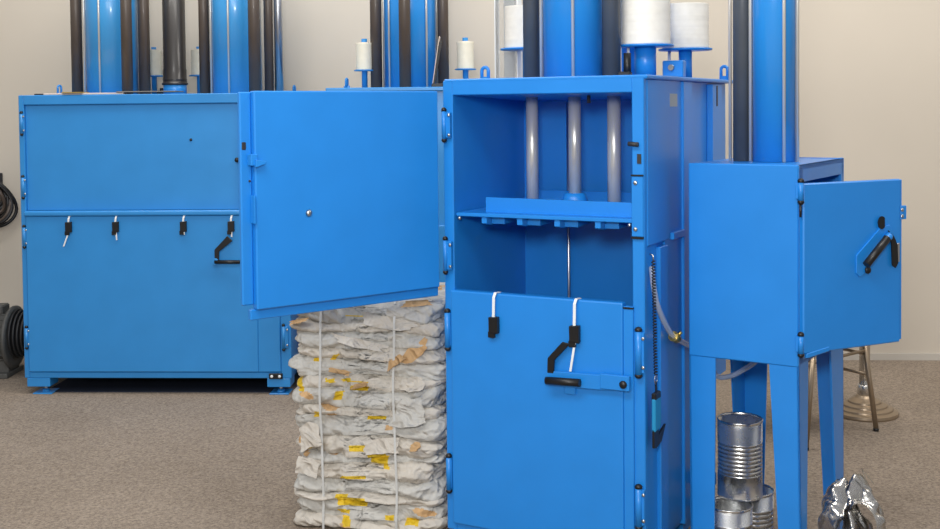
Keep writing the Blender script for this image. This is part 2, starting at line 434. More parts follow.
spool_at(small, toW(RL, .03, .178, .3, 1.8305), 'small cream twine spool left of the rear baler columns')
spool_at(small, toW(RL, .03, .765, .3, 1.8305), 'small cream twine spool right of the rear baler columns, near a lifting eye')
bs = thing('brochure_holder', 'black holder with a slanted white-edged leaflet on top of the rear baler', 'leaflet holder', toW(RL, .03, .625, .13, 1.722), .03)
MB().box(-.045, .02, -.05, .05, 0, .02, .003).prism([(-.035, -.045, .02), (-.028, -.045, .02), (.012, -.045, .26), (.005, -.045, .26)], (0, .09, 0), .001).build('holder', DGREY, bs)
MB().prism([(-.040, -.043, .022), (-.036, -.043, .022), (.004, -.043, .285), (0, -.043, .285)], (0, .086, 0)).build('leaflet', CARD, bs, 'white leaflet')

# ------------------------------------------------------------------ central baler with its open door
B = thing('upright_baler', 'tall bright blue baler in the middle, upper door open on a pressing plate', 'baling machine', BL, BA)
W = .75
m = MB()
m.box(-.008, .032, 0, .03, .07, 1.7, .003).box(.708, W, 0, .03, .07, 1.7, .003)
m.box(.03, .71, .0005, .03, 1.648, 1.7, .003).box(.032, .708, 0, .03, .03, .097, .003)
m.box(0, .03, .03, .62, .07, 1.69).box(.03, .72, .605, .625, .07, 1.69)
m.prism([(.03, .03, 1.69), (.03, .60, 1.69), (.03, .60, 1.628), (.03, .03, 1.648)], (.69, 0, 0))
m.box(.71, .735, .03, .62, .07, 1.69)
m.box(.03, .71, .03, .60, .07, .12)
m.build('frame', BLUE, B)
MB().box(-.004, .762, 0.0, 1.08, 1.692, 1.706, .004).build('top_plate', BLUE, B)
# right-hand flank: cover, recess, posts and the rear bay
MB().box(.735, .752, .031, .268, 1.135, 1.692, .003).build('side_cover', BLUE, B)
MB().box(.728, .745, .268, .42, 1.15, 1.692, .001).build('recessed_panel', BLUE, B)
MB().box(.7451, .7465, .288, .37, 1.6, 1.645).build('patch', GPATCH, B, 'small grey square sticker')  # pale grey square on the face of the recessed panel
MB().box(.715, .754, .42, .525, .07, 1.692, .003).build('rear_post', BLUE, B)
MB().box(.60, .728, .525, 1.07, .5, 1.692, .002).build('rear_panel', BLUE, B)
br = MB().box(.728, .752, .80, .93, .9, 1.685, .002).build('rear_bracket', BLUE, B)
MB().box(.7522, .7535, .85, .868, 1.6, 1.68).build('slot', DGREY, br, 'dark slot')
MB().box(.735, .742, .031, .145, .09, 1.135, .001).build('side_panel', BLUE, B)
MB().box(.735, .756, .145, .23, .09, 1.12, .003).build('side_rib', BLUE, B)
MB().box(.735, .744, .23, .42, .09, 1.15, .001).build('side_panel', BLUE, B)
MB().box(.735, .758, .29, .42, 1.13, 1.155, .002).build('side_rail', BLUE, B)
MB().box(.72, .84, .49, .53, .2, .245, .002).build('base_rail', BLUE, B)
MB().box(.72, .84, .49, .53, .115, .14, .002).build('base_rail', BLUE, B)
for s in (.03, .62):
    for t in (.03, .5): MB().box(s, s + .1, t, t + .1, 0, .07, .003).build('foot_block', BLUE, B)
# right front post plate with latch socket
lk = MB().box(.708, .748, -.006, 0, 1.170, 1.371, .002).build('latch_plate', BLUE, B)
for z in (1.349, 1.195): MB().sphere((.722, -.008, z), .0075, (1, .6, 1)).build('screw', ZINC, lk, 'bright zinc screw head')
MB().box(.707, .749, -.009, .0, 1.371, 1.376).build('seal', BLACK, lk); MB().box(.707, .749, -.009, .0, 1.163, 1.170).build('seal', BLACK, lk)
MB().box(.727, .741, -.003, .002, 1.412, 1.444).build('latch_slot', DGREY, B, 'dark square latch opening')
MB().tube([(.735, -.012, 1.476), (.700, -.012, 1.478)], .0075, 10).build('latch_pin', DGREY, B, 'dark round latch pin')
# lower door
ld = MB().box(.022, .678, -.014, .022, .098, .948, .006, 2).build('lower_door', BLUE, B)
MB().box(.678, .713, -.009, .015, .098, .936, .002).build('door_flange', BLUE, B)
MB().box(.679, .714, -.012, -.003, .928, .934).build('seal', BLACK, B, 'thin black rubber strip')
clip(ld, .203, -.016, .838, 0, .947)
clip(ld, .51, -.016, .832, .105, .947, -.016)
hh = MB().prism([(x, -.026, z) for x, z in ((.467, .802), (.495, .798), (.437, .737), (.434, .69), (.41, .69), (.412, .742))], (0, -.009, 0), .002)
hnd = hh.build('door_handle', BLACK, ld, 'black cranked flat handle')
MB().tube([(.413, -.05, .668), (.538, -.05, .673)], .0135, 14).build('handle_grip', BLACK, hnd)
hb = MB().prism([(.405, -.02, .655), (.395, -.02, .672), (.402, -.02, .69), (.43, -.02, .698), (.70, -.02, .705), (.70, -.02, .662), (.6, -.02, .652), (.47, -.02, .648)], (0, -.014, 0), .002).build('latch_bar', BLUE, ld)
MB().box(.605, .708, -.038, -.02, .658, .708, .002).build('latch_block', BLUE, hb)
MB().sphere((.688, -.04, .68), .0135, (1, .7, 1)).build('knob', BLACK, hb, 'black round knob')
MB().box(.47, .51, -.026, -.014, .622, .652, .003).build('latch_lug', BLUE, hb)
hinge(B, .733, .70, .872, -.014, BLUE, (.733, .752), r=.0115); hinge(B, .731, .19, .346, -.014, BLUE, (.731, .751), r=.0115)
for z1, z0 in ((.88, .725), (.352, .205)): hinge(B, .008, z0, z1, -.012, BLUE, (.008, .02), screws=False, r=.0105)
for z1, z0 in ((1.605, 1.478), (1.142, 1.003)): hinge(B, .006, z0, z1, -.018, BLUE, (.006, .03))
# pressing plate
pp = MB().box(.036, .704, .012, .58, 1.213, 1.226, .002).build('pressing_plate', BLUE, B)
MB().prism([(.124, .075, 1.226), (.704, .075, 1.226), (.704, .075, 1.275), (.124, .075, 1.279)], (0, .012, 0)).build('plate_upstand', BLUE, pp)
MB().box(.124, .704, .52, .532, 1.226, 1.275).build('plate_upstand', BLUE, pp)
for s in (.135, .275, .418, .568):
    MB().prism([(s, .02, 1.213), (s, .54, 1.213), (s, .54, 1.175), (s, .05, 1.183), (s, .02, 1.19)], (.02, 0, 0)).build('plate_tooth', BLUE, pp)
    MB().prism([(s + .021, .06, 1.213), (s + .021, .5, 1.213), (s + .021, .5, 1.2), (s + .021, .06, 1.186)], (.05, 0, 0)).build('tooth_gusset', BLUE, pp)
for s in (.05, .695):
    MB().sphere((s, .012, 1.206), .007).build('bolt', ZINC, pp, 'zinc bolt')
MB().lathe([(0, 1.226), (.046, 1.226), (.046, 1.262), (.038, 1.285), (0, 1.285)], (.378, .30, 0), 28).build('rod_collar', BLUE, pp)
for s, r in ((.2155, .0225), (.5395, .0245)): gtube(B, s, .28, r, 1.226, 1.66, ROD, 'guide_rod', 'polished steel guide rod')
gtube(B, .378, .30, .0235, 1.28, 1.66, ROD, 'piston_rod', 'polished steel piston rod')
MB().tube([(.236, .57, .12), (.236, .57, 1.62)], .006, 10).build('back_strip', SILVER, B, 'narrow silver rod on the back wall')
MB().tube([(.475, .2, 1.615), (.475, .2, 1.655)], .007, 8).build('sensor_pin', DGREY, B)
# top gear
Z0 = 1.705
gtube(B, .2155, .28, .031, Z0, ZTOP, TUBEC); gtube(B, .5315, .28, .0335, Z0, ZTOP, TUBEC)
barrel(B, .376, .30, .112, Z0, ZTOP, CYLB, (-1.19, -2.62, .27))
gtube(B, .475, .66, .045, Z0, ZTOP, CYLB, 'rear_column', 'blue rear column')
eye(B, -.0, .32, Z0, .058, .04, BLUE); eye(B, .74, 1.01, Z0, .062, .038, BLUE)
SP1, SP2, SP3 = (.617, .40), (.655, .76), (-.01, .72)
for s, t, rr in (SP1 + (.05,), SP2 + (.033,)):
    MB().tube([(s, t, Z0), (s, t, 1.822)], rr * .78, 20).lathe([(0, 1.818), (.104, 1.818), (.104, 1.825), (0, 1.825)], (s, t, 0), 32).tube([(s, t, 1.825), (s, t, 1.999)], .026, 14).build('spool_spindle', BLUE, B)
    MB().tube([(s - .062, t - .02, Z0), (s - .058, t - .02, 1.818)], .006, 8).build('strap_guide', WHITE, B, 'thin white upright rod')
MB().box(.664, .742, .45, .49, Z0, 1.768, .004).build('bracket', BLUE, B)
MB().tube([(.70, .452, 1.742), (.70, .438, 1.742)], .011, 12).build('bolt', ZINC, B, 'zinc bolt head')
vl = MB().tube([(.606, .24, Z0), (.606, .24, 1.79)], [.014, .013], 12).build('valve_lever', BLACK, B, 'black lever handle')
MB().box(.575, .62, .225, .255, Z0, 1.725, .004).build('valve_body', DGREY, vl)
# third spool on a clear acrylic mast at the back left
MB().tube([(SP3[0], SP3[1], 1.70), (SP3[0], SP3[1], 2.02)], .018, 14).lathe([(0, 1.840), (.11, 1.840), (.11, 1.847), (0, 1.847)], (SP3[0], SP3[1], 0), 32).box(SP3[0] + .0, .12, SP3[1] - .03, SP3[1] + .03, 1.69, 1.71).build('spool_spindle', BLUE, B)
big = make_spool('twine_reel', .0925, .172, .027, THREAD, 34, 'big white twine reel, left one of the close pair on the central baler', 'big white twine reels')
big.location = toW(BL, BA, SP1[0], SP1[1], 1.8255)
spool_at(big, toW(BL, BA, SP2[0], SP2[1], 1.8255), 'big white twine reel on the right of the pair, in front of the beige wall')
spool_at(big, toW(BL, BA, SP3[0], SP3[1], 1.8475), 'big white twine reel half hidden behind the left black tube of the central baler')
ac = thing('clear_guard', 'clear plastic guard with pale edges behind the central baler', 'plastic guard', toW(BL, BA, -.135, .80, 0), BA)
for x0, x1 in ((-.055, -.05), (.05, .055)):
    MB().box(x0, x1, -.02, .02, 0, ZTOP).build('guard_edge', WHITE, ac, 'pale guard edge strip')
MB().box(-.02, .03, .0, .02, 0, ZTOP, .002).build('guard_strip', WHITE, ac, 'white upright strip')
MB().box(-.05, .05, -.02, -.015, 0, ZTOP).build('guard_panel', CLEAR, ac, 'clear panel')

# the open upper door, hinged at the left front edge
DA = -.6543
DO = Vector((-.014, -.03, 0))
rel = BA - DA       # door yaw relative to the baler
door = MB()
door.box(-.733, -.012, -.022, .012, .962, 1.663, .004)
dr = door.build('upper_door', BLUE, B, 'open upper door swung out to the left')
def mount(o):
    l = o.location.copy(); o.location = DO + Vector((l.x * cos(rel) - l.y * sin(rel), l.x * sin(rel) + l.y * cos(rel), l.z)); o.rotation_euler = (0, 0, rel)
mount(dr)
MB().box(-.773, -.733, .0, .018, .977, 1.66, .004).build('door_flange', BLUE, dr)
MB().box(-.748, -.006, -.004, .018, .928, .962, .003).build('door_skirt', BLUE, dr)
lt = MB().box(-.752, -.728, -.032, -.004, 1.425, 1.462, .002).prism([(-.74, -.03, 1.445), (-.704, -.03, 1.438), (-.706, -.03, 1.430), (-.74, -.03, 1.42)], (0, -.012, 0), .001).build('latch_hook', BLUE, dr)
MB().box(-.768, -.753, -.002, .002, 1.475, 1.5, .002).build('latch_slot', DGREY, dr, 'small dark slot')
MB().sphere((-.748, -.012, 1.376), .004).build('rivet', DGREY, dr)
MB().box(-.742, -.737, -.03, -.005, 1.24, 1.33, .001).build('latch_strip', BLUE, dr)
MB().lathe([(0, .008), (.008, .006), (.0125, 0), (0, 0)], (0, 0, 0), 16).build('screw', ZINC, dr, 'round zinc screw head')
scw = [o for o in dr.children][-1]; off = Vector(dr['_off'])
scw.rotation_euler = (pi / 2, 0, 0); scw.location = Vector((-.541, -.022, 1.261)) - off

# ------------------------------------------------------------------ cabinet press on legs, right
C = thing('press_cabinet', 'small blue press cabinet on four splayed legs at the right, its door swung open', 'press', CL, CA)
CW, CD = .382, .565
m = MB()
m.box(0, CW, 0, .014, .735, 1.404, .004)
m.box(0, .012, .014, CD, .735, 1.40).box(0, CW, CD - .012, CD, .735, 1.404)
m.box(0, CW, .01, CD, 1.388, 1.402).box(0, CW, .01, CD, .735, .75)
m.box(CW - .012, CW, .014, CD, 1.346, 1.402).box(CW - .012, CW, CD - .03, CD + .008, .735, 1.405, .002).box(CW - .012, CW, .014, CD, .735, .78).box(CW - .012, CW, .014, .05, .735, 1.4)
m.build('housing', BLUE, C)
def leg(parent, s0, s1, b0, b1, tf, td, sgn, outer):
    """angle leg: a face plate (top s0..s1, foot b0..b1) at depth tf and a flank of depth td"""
    q = MB()
    q.prism([(s0, tf, .742), (s1, tf, .742), (b1, tf, 0.012), (b0, tf, 0.012)], (0, .007 * sgn, 0))
    o0, o1 = (s0, b0) if outer < 0 else (s1, b1)
    q.prism([(o0, tf, .742), (o0, tf + td * sgn, .742), (o1, tf + td * sgn * .5, 0.012), (o1, tf, 0.012)], (.007 * (-outer), 0, 0))
    q.box(min(b0, b1) - .012, max(b0, b1) + .012, *(sorted((tf - .01 * sgn, tf + .1 * sgn))), 0, .012, .002)
    return q.build('leg', BLUE, parent)
leg(C, .0, .096, .004, .088, .004, .03, 1, -1)
leg(C, .282, CW, .322, CW + .010, .004, .11, 1, 1)
leg(C, .0, .10, .004, .08, CD, .16, -1, -1)
leg(C, .28, CW, .318, CW + .003, CD, .17, -1, 1)
CZ = 1.403
gtube(C, .108, .25, .034, CZ, ZTOP, TUBEC)
barrel(C, .222, .25, .074, CZ, ZTOP, CYLB, (-.84, .1, -2.75))
MB().tube([(.062, .25, CZ), (.062, .25, ZTOP)], .006, 10).build('tie_rod', RODM, C, 'thin bright steel rod')
# open cabinet door
EA = -.4448; EO = Vector((CW + .009, -.002, 0)); erel = CA - EA
ed = MB().box(0.0, .428, -.012, .012, .783, 1.344, .004).build('cabinet_door', BLUE, C, 'open cabinet door swung out to the right')
l = ed.location.copy(); ed.location = EO + Vector((l.x * cos(erel) - l.y * sin(erel), l.x * sin(erel) + l.y * cos(erel), l.z)); ed.rotation_euler = (0, 0, erel)
MB().box(.428, .441, -.006, .014, .79, 1.342, .002).build('door_flange', BLUE, ed)
tb = MB().box(.43, .457, -.012, .0, 1.205, 1.252, .002).build('latch_tab', BLUE, ed)
for z in (1.217, 1.238): MB().sphere((.434, -.014, z), .0065, (1, .6, 1)).build('screw', ZINC, tb, 'zinc screw head')
hp = MB().prism([(.224, -.012, 1.035), (.239, -.012, 1.022), (.259, -.012, 1.03), (.268, -.012, 1.055), (.39, -.012, 1.16), (.375, -.012, 1.19), (.335, -.012, 1.185), (.224, -.012, 1.095)], (0, -.006, 0), .001).build('handle_plate', BLUE, ed)
MB().tube([(.240, -.045, 1.066), (.334, -.045, 1.150)], .0135, 14).build('handle_grip', BLACK, hp, 'black round handle grip')
MB().tube([(.334, -.05, 1.152), (.368, -.018, 1.16)], .008, 10).sphere((.340, -.046, 1.154), .013).build('handle_boss', BLUE, hp)
MB().prism([(.362, -.019, 1.172), (.388, -.019, 1.15), (.404, -.019, 1.12), (.407, -.019, 1.058), (.395, -.019, 1.042), (.380, -.019, 1.052), (.376, -.019, 1.13)], (0, -.004, 0)).build('slot', BLACK, hp, 'black curved slot')
MB().box(.412, .424, -.014, -.008, 1.06, 1.125, .001).build('striker', SILVER, ed, 'pale metal striker strip')
MB().prism([(.333 + .017 * cos(a), -.019, 1.2 + .022 * sin(a)) for a in [k * pi / 8 for k in range(2, 15)]], (0, -.004, 0)).build('slot', BLACK, hp, 'black rounded slot')
MB().sphere((.27, -.022, 1.043), .0125, (1, .6, 1)).build('knob', BLACK, hp, 'black round knob')
for z0, z1 in ((1.275, 1.362), (.772, .858)):
    hinge(C, CW + .012, z0, z1, -.014, BLUE, (CW - .006, CW + .012), r=.0095, screws=False)
MB().tube([(CW + .011, -.014, 1.275), (CW + .011, -.014, 1.235)], .004, 8).build('hinge_pin', BLACK, C)
MB().prism([(.012, -.014, .768), (.11, -.014, .783), (.11, -.014, .799), (.012, -.014, .784)], (0, .012, 0), .002).build('hinge_strap', BLUE, ed)

# ------------------------------------------------------------------ hoses, cord and cutter
def bez(P, n=10):
    P = [Vector(p) for p in P]; out = []
    for i in range(len(P) - 1):
        p0 = P[max(i - 1, 0)]; p1 = P[i]; p2 = P[i + 1]; p3 = P[min(i + 2, len(P) - 1)]
        for k in range(n):
            t = k / n
            out.append(.5 * ((2 * p1) + (p2 - p0) * t + (2 * p0 - 5 * p1 + 4 * p2 - p3) * t * t + (3 * p1 - p0 - 3 * p2 + p3) * t ** 3))
    out.append(P[-1]); return out
bw = lambda s, t, z: toW(BL, BA, s, t, z)
cw = lambda s, t, z: toW(CL, CA, s, t, z)
path = bez([bw(.748, .075, 1.06), bw(.764, .05, 1.0), bw(.772, .065, .935), bw(.780, .13, .856), bw(.785, .215, .799), bw(.80, .40, .725), cw(-.04, .31, .655), cw(-.012, .3, .602), cw(.035, .3, .603), cw(.09, .3, .634), cw(.145, .3, .68), cw(.16, .3, .734)])
hs = thing('clear_hose', 'clear plastic hose with a brass clamp between central baler and cabinet', 'hose', path[0])
o = MB().tube(path, .0095, 12).build('hose', HOSE, None)
o.parent = hs; o.location = o.location - hs.location
k = path[40]; d = (path[43] - path[37]).normalized(); sd = d.cross(Vector((0, 1, 0))).normalized()
q = MB().tube([k - d * .016, k + d * .016], .0165, 14).tube([k - d * .02, k - d * .013], .0185, 14).tube([k + sd * .012 - Vector((0, .012, 0)), k + sd * .03 - Vector((0, .012, 0))], .006, 8).build('hose_clamp', BRASS, None, 'brass hose clamp')
q.parent = hs; q.location = q.location - hs.location
# spiral cord and cutter
sp = thing('safety_knife', 'teal handled hook knife hanging on a black spiral cord', 'knife', bw(.757, .062, 1.11), BA)
n = 30 * 10; pts = []
for i in range(n + 1):
    f = i / n; a = 2 * pi * 38 * f
    pts.append((.013 + .0055 * cos(a), -.018 + .012 * f + .0055 * sin(a), -.022 - f * .375))
MB().tube([(0.013 + .0055 * cos(2 * pi * 38 * i / 760), -.03 + .02 * i / 760 + .0055 * sin(2 * pi * 38 * i / 760), -.022 - i / 760 * .385) for i in range(761)], .0021, 5).build('spiral_cord', BLACK, sp)
MB().tube([(0.0, -.03, 0), (.012, -.03, -.004), (.013, -.03, -.022)], .003, 8).build('cord_hook', ZINC, sp, 'small zinc hook')
MB().tube([(.013 + .0, -.01 + .012 * cos(a), -.424 + .016 * sin(a)) for a in [2 * pi * k / 20 for k in range(21)]], .0017, 6).build('key_ring', ZINC, sp, 'thin split ring')
MB().ribbon([(.013, -.01, -.43), (.013, -.008, -.45), (.013, -.006, -.478)], (0, 1, 0), .012, .004).build('loop', BLACK, sp)
MB().box(.005, .021, -.034, .02, -.49, -.466, .003).build('end_collar', BLACK, sp, 'black end collar')
MB().prism([(.006, -.036, -.485), (.006, .022, -.482), (.006, .026, -.56), (.006, .014, -.594), (.006, -.036, -.596)], (.014, 0, 0), .003).build('handle', TEAL, sp, 'teal plastic handle')
MB().prism([(.008, -.036, -.588), (.008, .008, -.588), (.008, .014, -.616), (.008, .085, -.596), (.008, .04, -.645), (.008, -.012, -.656), (.008, -.036, -.65)], (.008, 0, 0), .001).build('hook_blade', BLACK, sp, 'black hooked blade')

# ------------------------------------------------------------------ bale of waste paper
BO = Vector((-.362, 4.53, 0)); BYAW = .16
bale = thing('paper_bale', 'strapped bale of crumpled white waste paper with yellow patches beneath the open door', 'paper bale', BO, BYAW)
HW, HD = .297, .25
def ridge(p, s):
    v = Vector(p) * s
    return abs(noise.noise(v)) * 2 - .5
def tri(t): return abs(t - math.floor(t) - .5) * 2
def seam(x, y, k):
    """height offset of the seam between wad k-1 and wad k"""
    return .022 * noise.noise((x * 3.2 + k * 9.1, y * 3.2, k * 4.7)) + .006 * noise.noise((x * 11, y * 11, k * 2.9)) + .05 * x * noise.noise((k * 3.7, 1.3, 0))
def layer(z0, z1, idx, last):
    """one folded wad: superelliptic slab whose rim is creased like crumpled paper"""
    rnd = random.Random(idx * 13 + 5)
    nu, nv = 480, max(8, int((z1 - z0) / .0042))
    dx, dy = rnd.uniform(-.010, .010), rnd.uniform(-.010, .010)
    hw, hd = HW + rnd.uniform(-.014, .010), HD + rnd.uniform(-.010, .006)
    folds = []
    for f in (5, 9, 13, 19, 27, 38):
        a = rnd.uniform(-1.35, 1.35); n_ = Vector((sin(a) * rnd.choice((-1, 1)) * .8, rnd.uniform(-.6, .6), cos(a) * 1.5))
        folds.append((n_ * f, rnd.random(), .15 / f))
    seed = Vector((idx * 7.3, idx * 3.1, 0))
    bm = bmesh.new(); rings = []
    def co(a, f):
        c, s_ = cos(a), sin(a); e = .22
        x = math.copysign(abs(c) ** e, c) * hw; y = math.copysign(abs(s_) ** e, s_) * hd
        lo = z0 + (seam(x, y, idx) if idx else 0); hi = z1 + (seam(x, y, idx + 1) if not last else .5 * seam(x, y, idx + 1))
        hi = max(hi, lo + .012)
        z = lo + (hi - lo) * f
        prof = max(0.0, 1 - abs(2 * f - 1) ** 2.6)
        q = Vector((x, y, z)) + seed
        wq = q + Vector((noise.noise(q * 5), noise.noise(q * 5 + Vector((7, 0, 0))), noise.noise(q * 5 + Vector((0, 9, 0))))) * .05
        h = 0
        for n_, ph, am in folds: h += am * (tri(wq.dot(n_) + ph) - .5)
        h += .020 * noise.noise((q.x * 4, q.y * 4, q.z * 6))
        out = Vector((math.copysign(abs(c) ** 1.8, c), math.copysign(abs(s_) ** 1.8, s_), 0)); out.normalize()
        p = Vector((x, y, z)) - out * ((1 - prof) * .028 - min(.02, h))
        p.x += dx; p.y += dy
        p.z = max(p.z, .004)
        return p
    M = 4000; L_ = [0]; prev = None; angs = []
    for i in range(M + 1):
        a = 2 * pi * i / M; c, s_ = cos(a), sin(a)
        p = Vector((math.copysign(abs(c) ** .22, c) * hw, math.copysign(abs(s_) ** .22, s_) * hd))
        if prev is not None: L_.append(L_[-1] + (p - prev).length)
        prev = p
    j = 0
    for i in range(nu):
        tgt = L_[-1] * i / nu
        while L_[j + 1] < tgt: j += 1
        angs.append(2 * pi * j / M)
    for v in range(nv + 1):
        rings.append([bm.verts.new(co(a, v / nv)) for a in angs])
    for v in range(nv):
        for i in range(nu):
            bm.faces.new((rings[v][i], rings[v][(i + 1) % nu], rings[v + 1][(i + 1) % nu], rings[v + 1][i]))
    for ring in (rings[0], rings[-1]):
        prevr = ring
        for f in (.93, .8, .6, .35):
            new = [bm.verts.new(Vector((vv.co.x * f, vv.co.y * f, vv.co.z + .01 * ridge((vv.co.x * f + idx, vv.co.y * f, 0), 12)))) for vv in ring]
            for i in range(nu): bm.faces.new((prevr[i], prevr[(i + 1) % nu], new[(i + 1) % nu], new[i]))
            prevr = new
        bm.faces.new(prevr)
    bmesh.ops.recalc_face_normals(bm, faces=bm.faces)
    for f in bm.faces: f.smooth = True
    mm = MB(); mm.bm.free(); mm.bm = bm
    return mm
cuts = [.0, .042, .098, .128, .19, .245, .276, .352, .425, .462, .54, .58, .645, .69, .758, .792, .872]
# yellow printed patches: (x, z, half width, half height, slant)
YP = [(-.025, .835, .019, .018, .1), (-.202, .643, .012, .006, .3), (-.128, .657, .010, .014, .9), (-.269, .551, .013, .026, -.4), (-.112, .511, .015, .018, .4),
      (-.139, .573, .018, .006, -.5), (-.065, .569, .026, .006, -1.5), (-.047, .539, .022, .006, -1.5), (-.2, .436, .010, .016, .5), (.034, .426, .014, .006, -.5),
      (-.226, .312, .008, .013, .6), (-.023, .316, .022, .010, -.2), (.053, .265, .020, .033, -.4), (-.07, .202, .034, .008, 1.2), (.063, .158, .012, .021, 0),
      (-.101, .112, .021, .020, -.2), (-.024, .105, .021, .020, -.2), (-.1, .067, .018, .010, -.3), (-.08, .029, .020, .015, -.3), (-.014, .035, .019, .015, -.4),
      (.078, .05, .02, .010, 0), (.169, .037, .026, .010, 0)]
for i, (a, b) in enumerate(zip(cuts, cuts[1:])):
    lm = layer(a - .003, b + .004, i, i == len(cuts) - 2)
    for f in lm.bm.faces:
        c = f.calc_center_median()
        if c.y < -.19:
            for x, z, hwid, hh_, sl in YP:
                dz = c.z - z; dxx = c.x - x - sl * dz
                if abs(dz) < hh_ and abs(dxx) < hwid: f.material_index = 1; break
        if f.material_index == 0 and noise.noise((c.x * 7 + i * 5, c.y * 7, c.z * 16)) > .60: f.material_index = 2
    lm.build('paper_wad', [PAPER if i % 2 == 0 else PAPER2, YEL, BROWN], bale)
# loose torn flaps sticking out between the wads
def flap(x, z, w, h, rot, m, lift=.02, depth=-HD - .008):
    mb = MB(); t = bmesh.new(); nx, nz = 14, 9; g = []
    rnd = random.Random(int(x * 1e4) + int(z * 1e3)); sd = rnd.uniform(0, 50)
    for j in range(nz + 1):
        row = []
        for i in range(nx + 1):
            u, v = i / nx - .5, j / nz - .5
            edge = .12 * noise.noise((u * 3 + sd, v * 3, 1))
            px, pz = u * w * (1 + edge * 2) * (1 - .45 * (v + .5) * math.sin(sd)), v * h * (1 + edge * 2.5) * (1 - .5 * abs(u) * (1 + math.cos(sd)))
            X = x + px * cos(rot) - pz * sin(rot); Zz = z + px * sin(rot) + pz * cos(rot)
            Y = depth + .012 - lift * (abs(.5 - v) ** 1.5) - .030 * (abs(tri((X * .7 + Zz) * 13 + sd) - .5) * .3 + abs(noise.noise((X * 9 + sd, Zz * 14, 0))))
            row.append(t.verts.new((X, Y, max(.004, Zz))))
        g.append(row)
    for j in range(nz):
        for i in range(nx): t.faces.new((g[j][i], g[j][i + 1], g[j + 1][i + 1], g[j + 1][i]))
    mb._add(t, True); return mb.build('paper_flap', m, bale)
for a in ((.12, .655, .09, .03, .6, BROWN), (.19, .69, .10, .045, .7, BROWN), (-.255, .80, .07, .016, .25, BROWN), (-.1, .61, .08, .012, -.2, BROWN), (-.02, .56, .07, .014, .2, BROWN),
          (.17, .46, .14, .12, .05, PAPER2), (.19, .335, .045, .03, .3, BROWN), (.06, .33, .12, .05, .1, PAPER), (.2, .875, .12, .02, .1, BROWN),
          (.18, .57, .1, .06, .2, PAPER), (-.22, .36, .09, .09, .3, PAPER), (-.23, .24, .08, .06, -.2, PAPER), (-.02, .72, .16, .03, -.2, PAPER), (.1, .80, .18, .06, -.15, PAPER)):
    flap(*a)
mb = MB(); tt = bmesh.new()
for x in (-.172, .113):
    P = [(x, .26, .3), (x, .255, .86), (x, .2, .905), (x, 0, .915), (x, -.2, .905), (x + .004, -.254, .87)]
    P += [(x + .004 * sin(z * 9), -.268 + .004 * sin(z * 23 + x * 40), z) for z in [.8 - .05 * k for k in range(16)]] + [(x, -.262, .004)]
    MB().ribbon(P, (1, 0, 0), .0085, .002).build('strap', STRAPM, bale, 'pale plastic strap')

# ------------------------------------------------------------------ empty tin cans under the cabinet
def can(label, s, t, z, r, h, ribs, group='open tin cans'):
    o = thing('tin_can', label, 'can', cw(s, t, z), 0, group)
    pr = [(0, .004), (r * .96, .004), (r * .97, 0), (r * 1.0, .002), (r * 1.0, .008)]
    za, zb = h * .30, h * .72
    pr += [(r * .985, .012), (r * .985, za)]
    n = ribs * 6
    for k in range(n + 1):
        pr.append((r * (.972 + .014 * cos(2 * pi * k / 6)), za + (zb - za) * k / n))
    pr += [(r * .985, zb), (r * .985, h - .004), (r * .968, h - .004), (r * .968, .012), (0, .012)]
    MB().lathe(pr, (0, 0, 0), 48).build('can_body', TIN, o)
    MB().lathe([(r * .968, h - .006), (r * .99, h - .006), (r * 1.012, h - .004), (r * 1.014, h + .001), (r * .995, h + .003), (r * .968, h + .001), (r * .968, h - .006)], (0, 0, 0), 48).build('rim', CHROME, o)
    return o
can('open ribbed tin can standing on the floor, front one under the taller can', .112, .097, 0, .079, .203, 4)
can('open ribbed tin can standing on the floor, behind and right of the front can', .128, .285, 0, .079, .203, 5)
can('tall open ribbed tin can standing on top of the two lower cans', .113, .20, .2065, .080, .275, 8)

# ------------------------------------------------------------------ crumpled shiny metal on the floor
fo = thing('crumpled_metal_sheet', 'crumpled shiny metal sheet folded into arches on the floor by the cabinet leg', 'scrap metal', (1.335, 4.0, 0), 0)
def arch(cx, cy, yaw, rx, h, wid, sd, twist=0):
    t = bmesh.new(); n, k = 70, 18; g = []
    for i in range(n + 1):
        a = pi * i / n; row = []
        for j in range(k + 1):
            v = j / k - .5
            x = -cos(a) * rx * (1 + .25 * v * twist); z = sin(a) ** .8 * h * (1 - .22 * abs(v) * 2 * random.Random(sd).uniform(.6, 1.3)); y = v * wid * (1 + .3 * sin(a)) + .02 * sin(3 * a + sd)
            nn = Vector((x * 11 + sd, y * 11, z * 11))
            d = .022 * (abs(noise.noise(nn)) * 2 - .4) + .006 * (abs(noise.noise(nn * 2.6)) * 2 - .4)
            x += -cos(a) * d; z += sin(a) * d + .004; y += .02 * noise.noise(nn * .7 + Vector((9, 0, 0)))
            X = cx + x * cos(yaw) - y * sin(yaw); Y = cy + x * sin(yaw) + y * cos(yaw)
            row.append(t.verts.new((X, Y, max(.003, z))))
        g.append(row)
    for i in range(n):
        for j in range(k): t.faces.new((g[i][j], g[i][j + 1], g[i + 1][j + 1], g[i + 1][j]))
    bmesh.ops.solidify(t, geom=list(t.faces), thickness=.0015)
    m = MB(); m._add(t, True); return m.build('metal_fold', FOIL, fo)
arch(-.035, -.01, .25, .075, .272, .10, 3.1, .5)
arch(.025, .0, -.15, .08, .285, .085, 8.7, -.6)
arch(.04, -.035, -.55, .072, .235, .07, 15.2, .8)
arch(-.005, -.05, .1, .05, .2, .06, 21.4, .2)
MB().ribbon([(.055, -.02, .26), (.04, -.02, .30), (.035, -.02, .316), (.06, -.02, .285), (.078, -.02, .262)], (0, 1, 0), .004, .0015).build('bent_wire', ZINC, fo, 'thin bent wire')

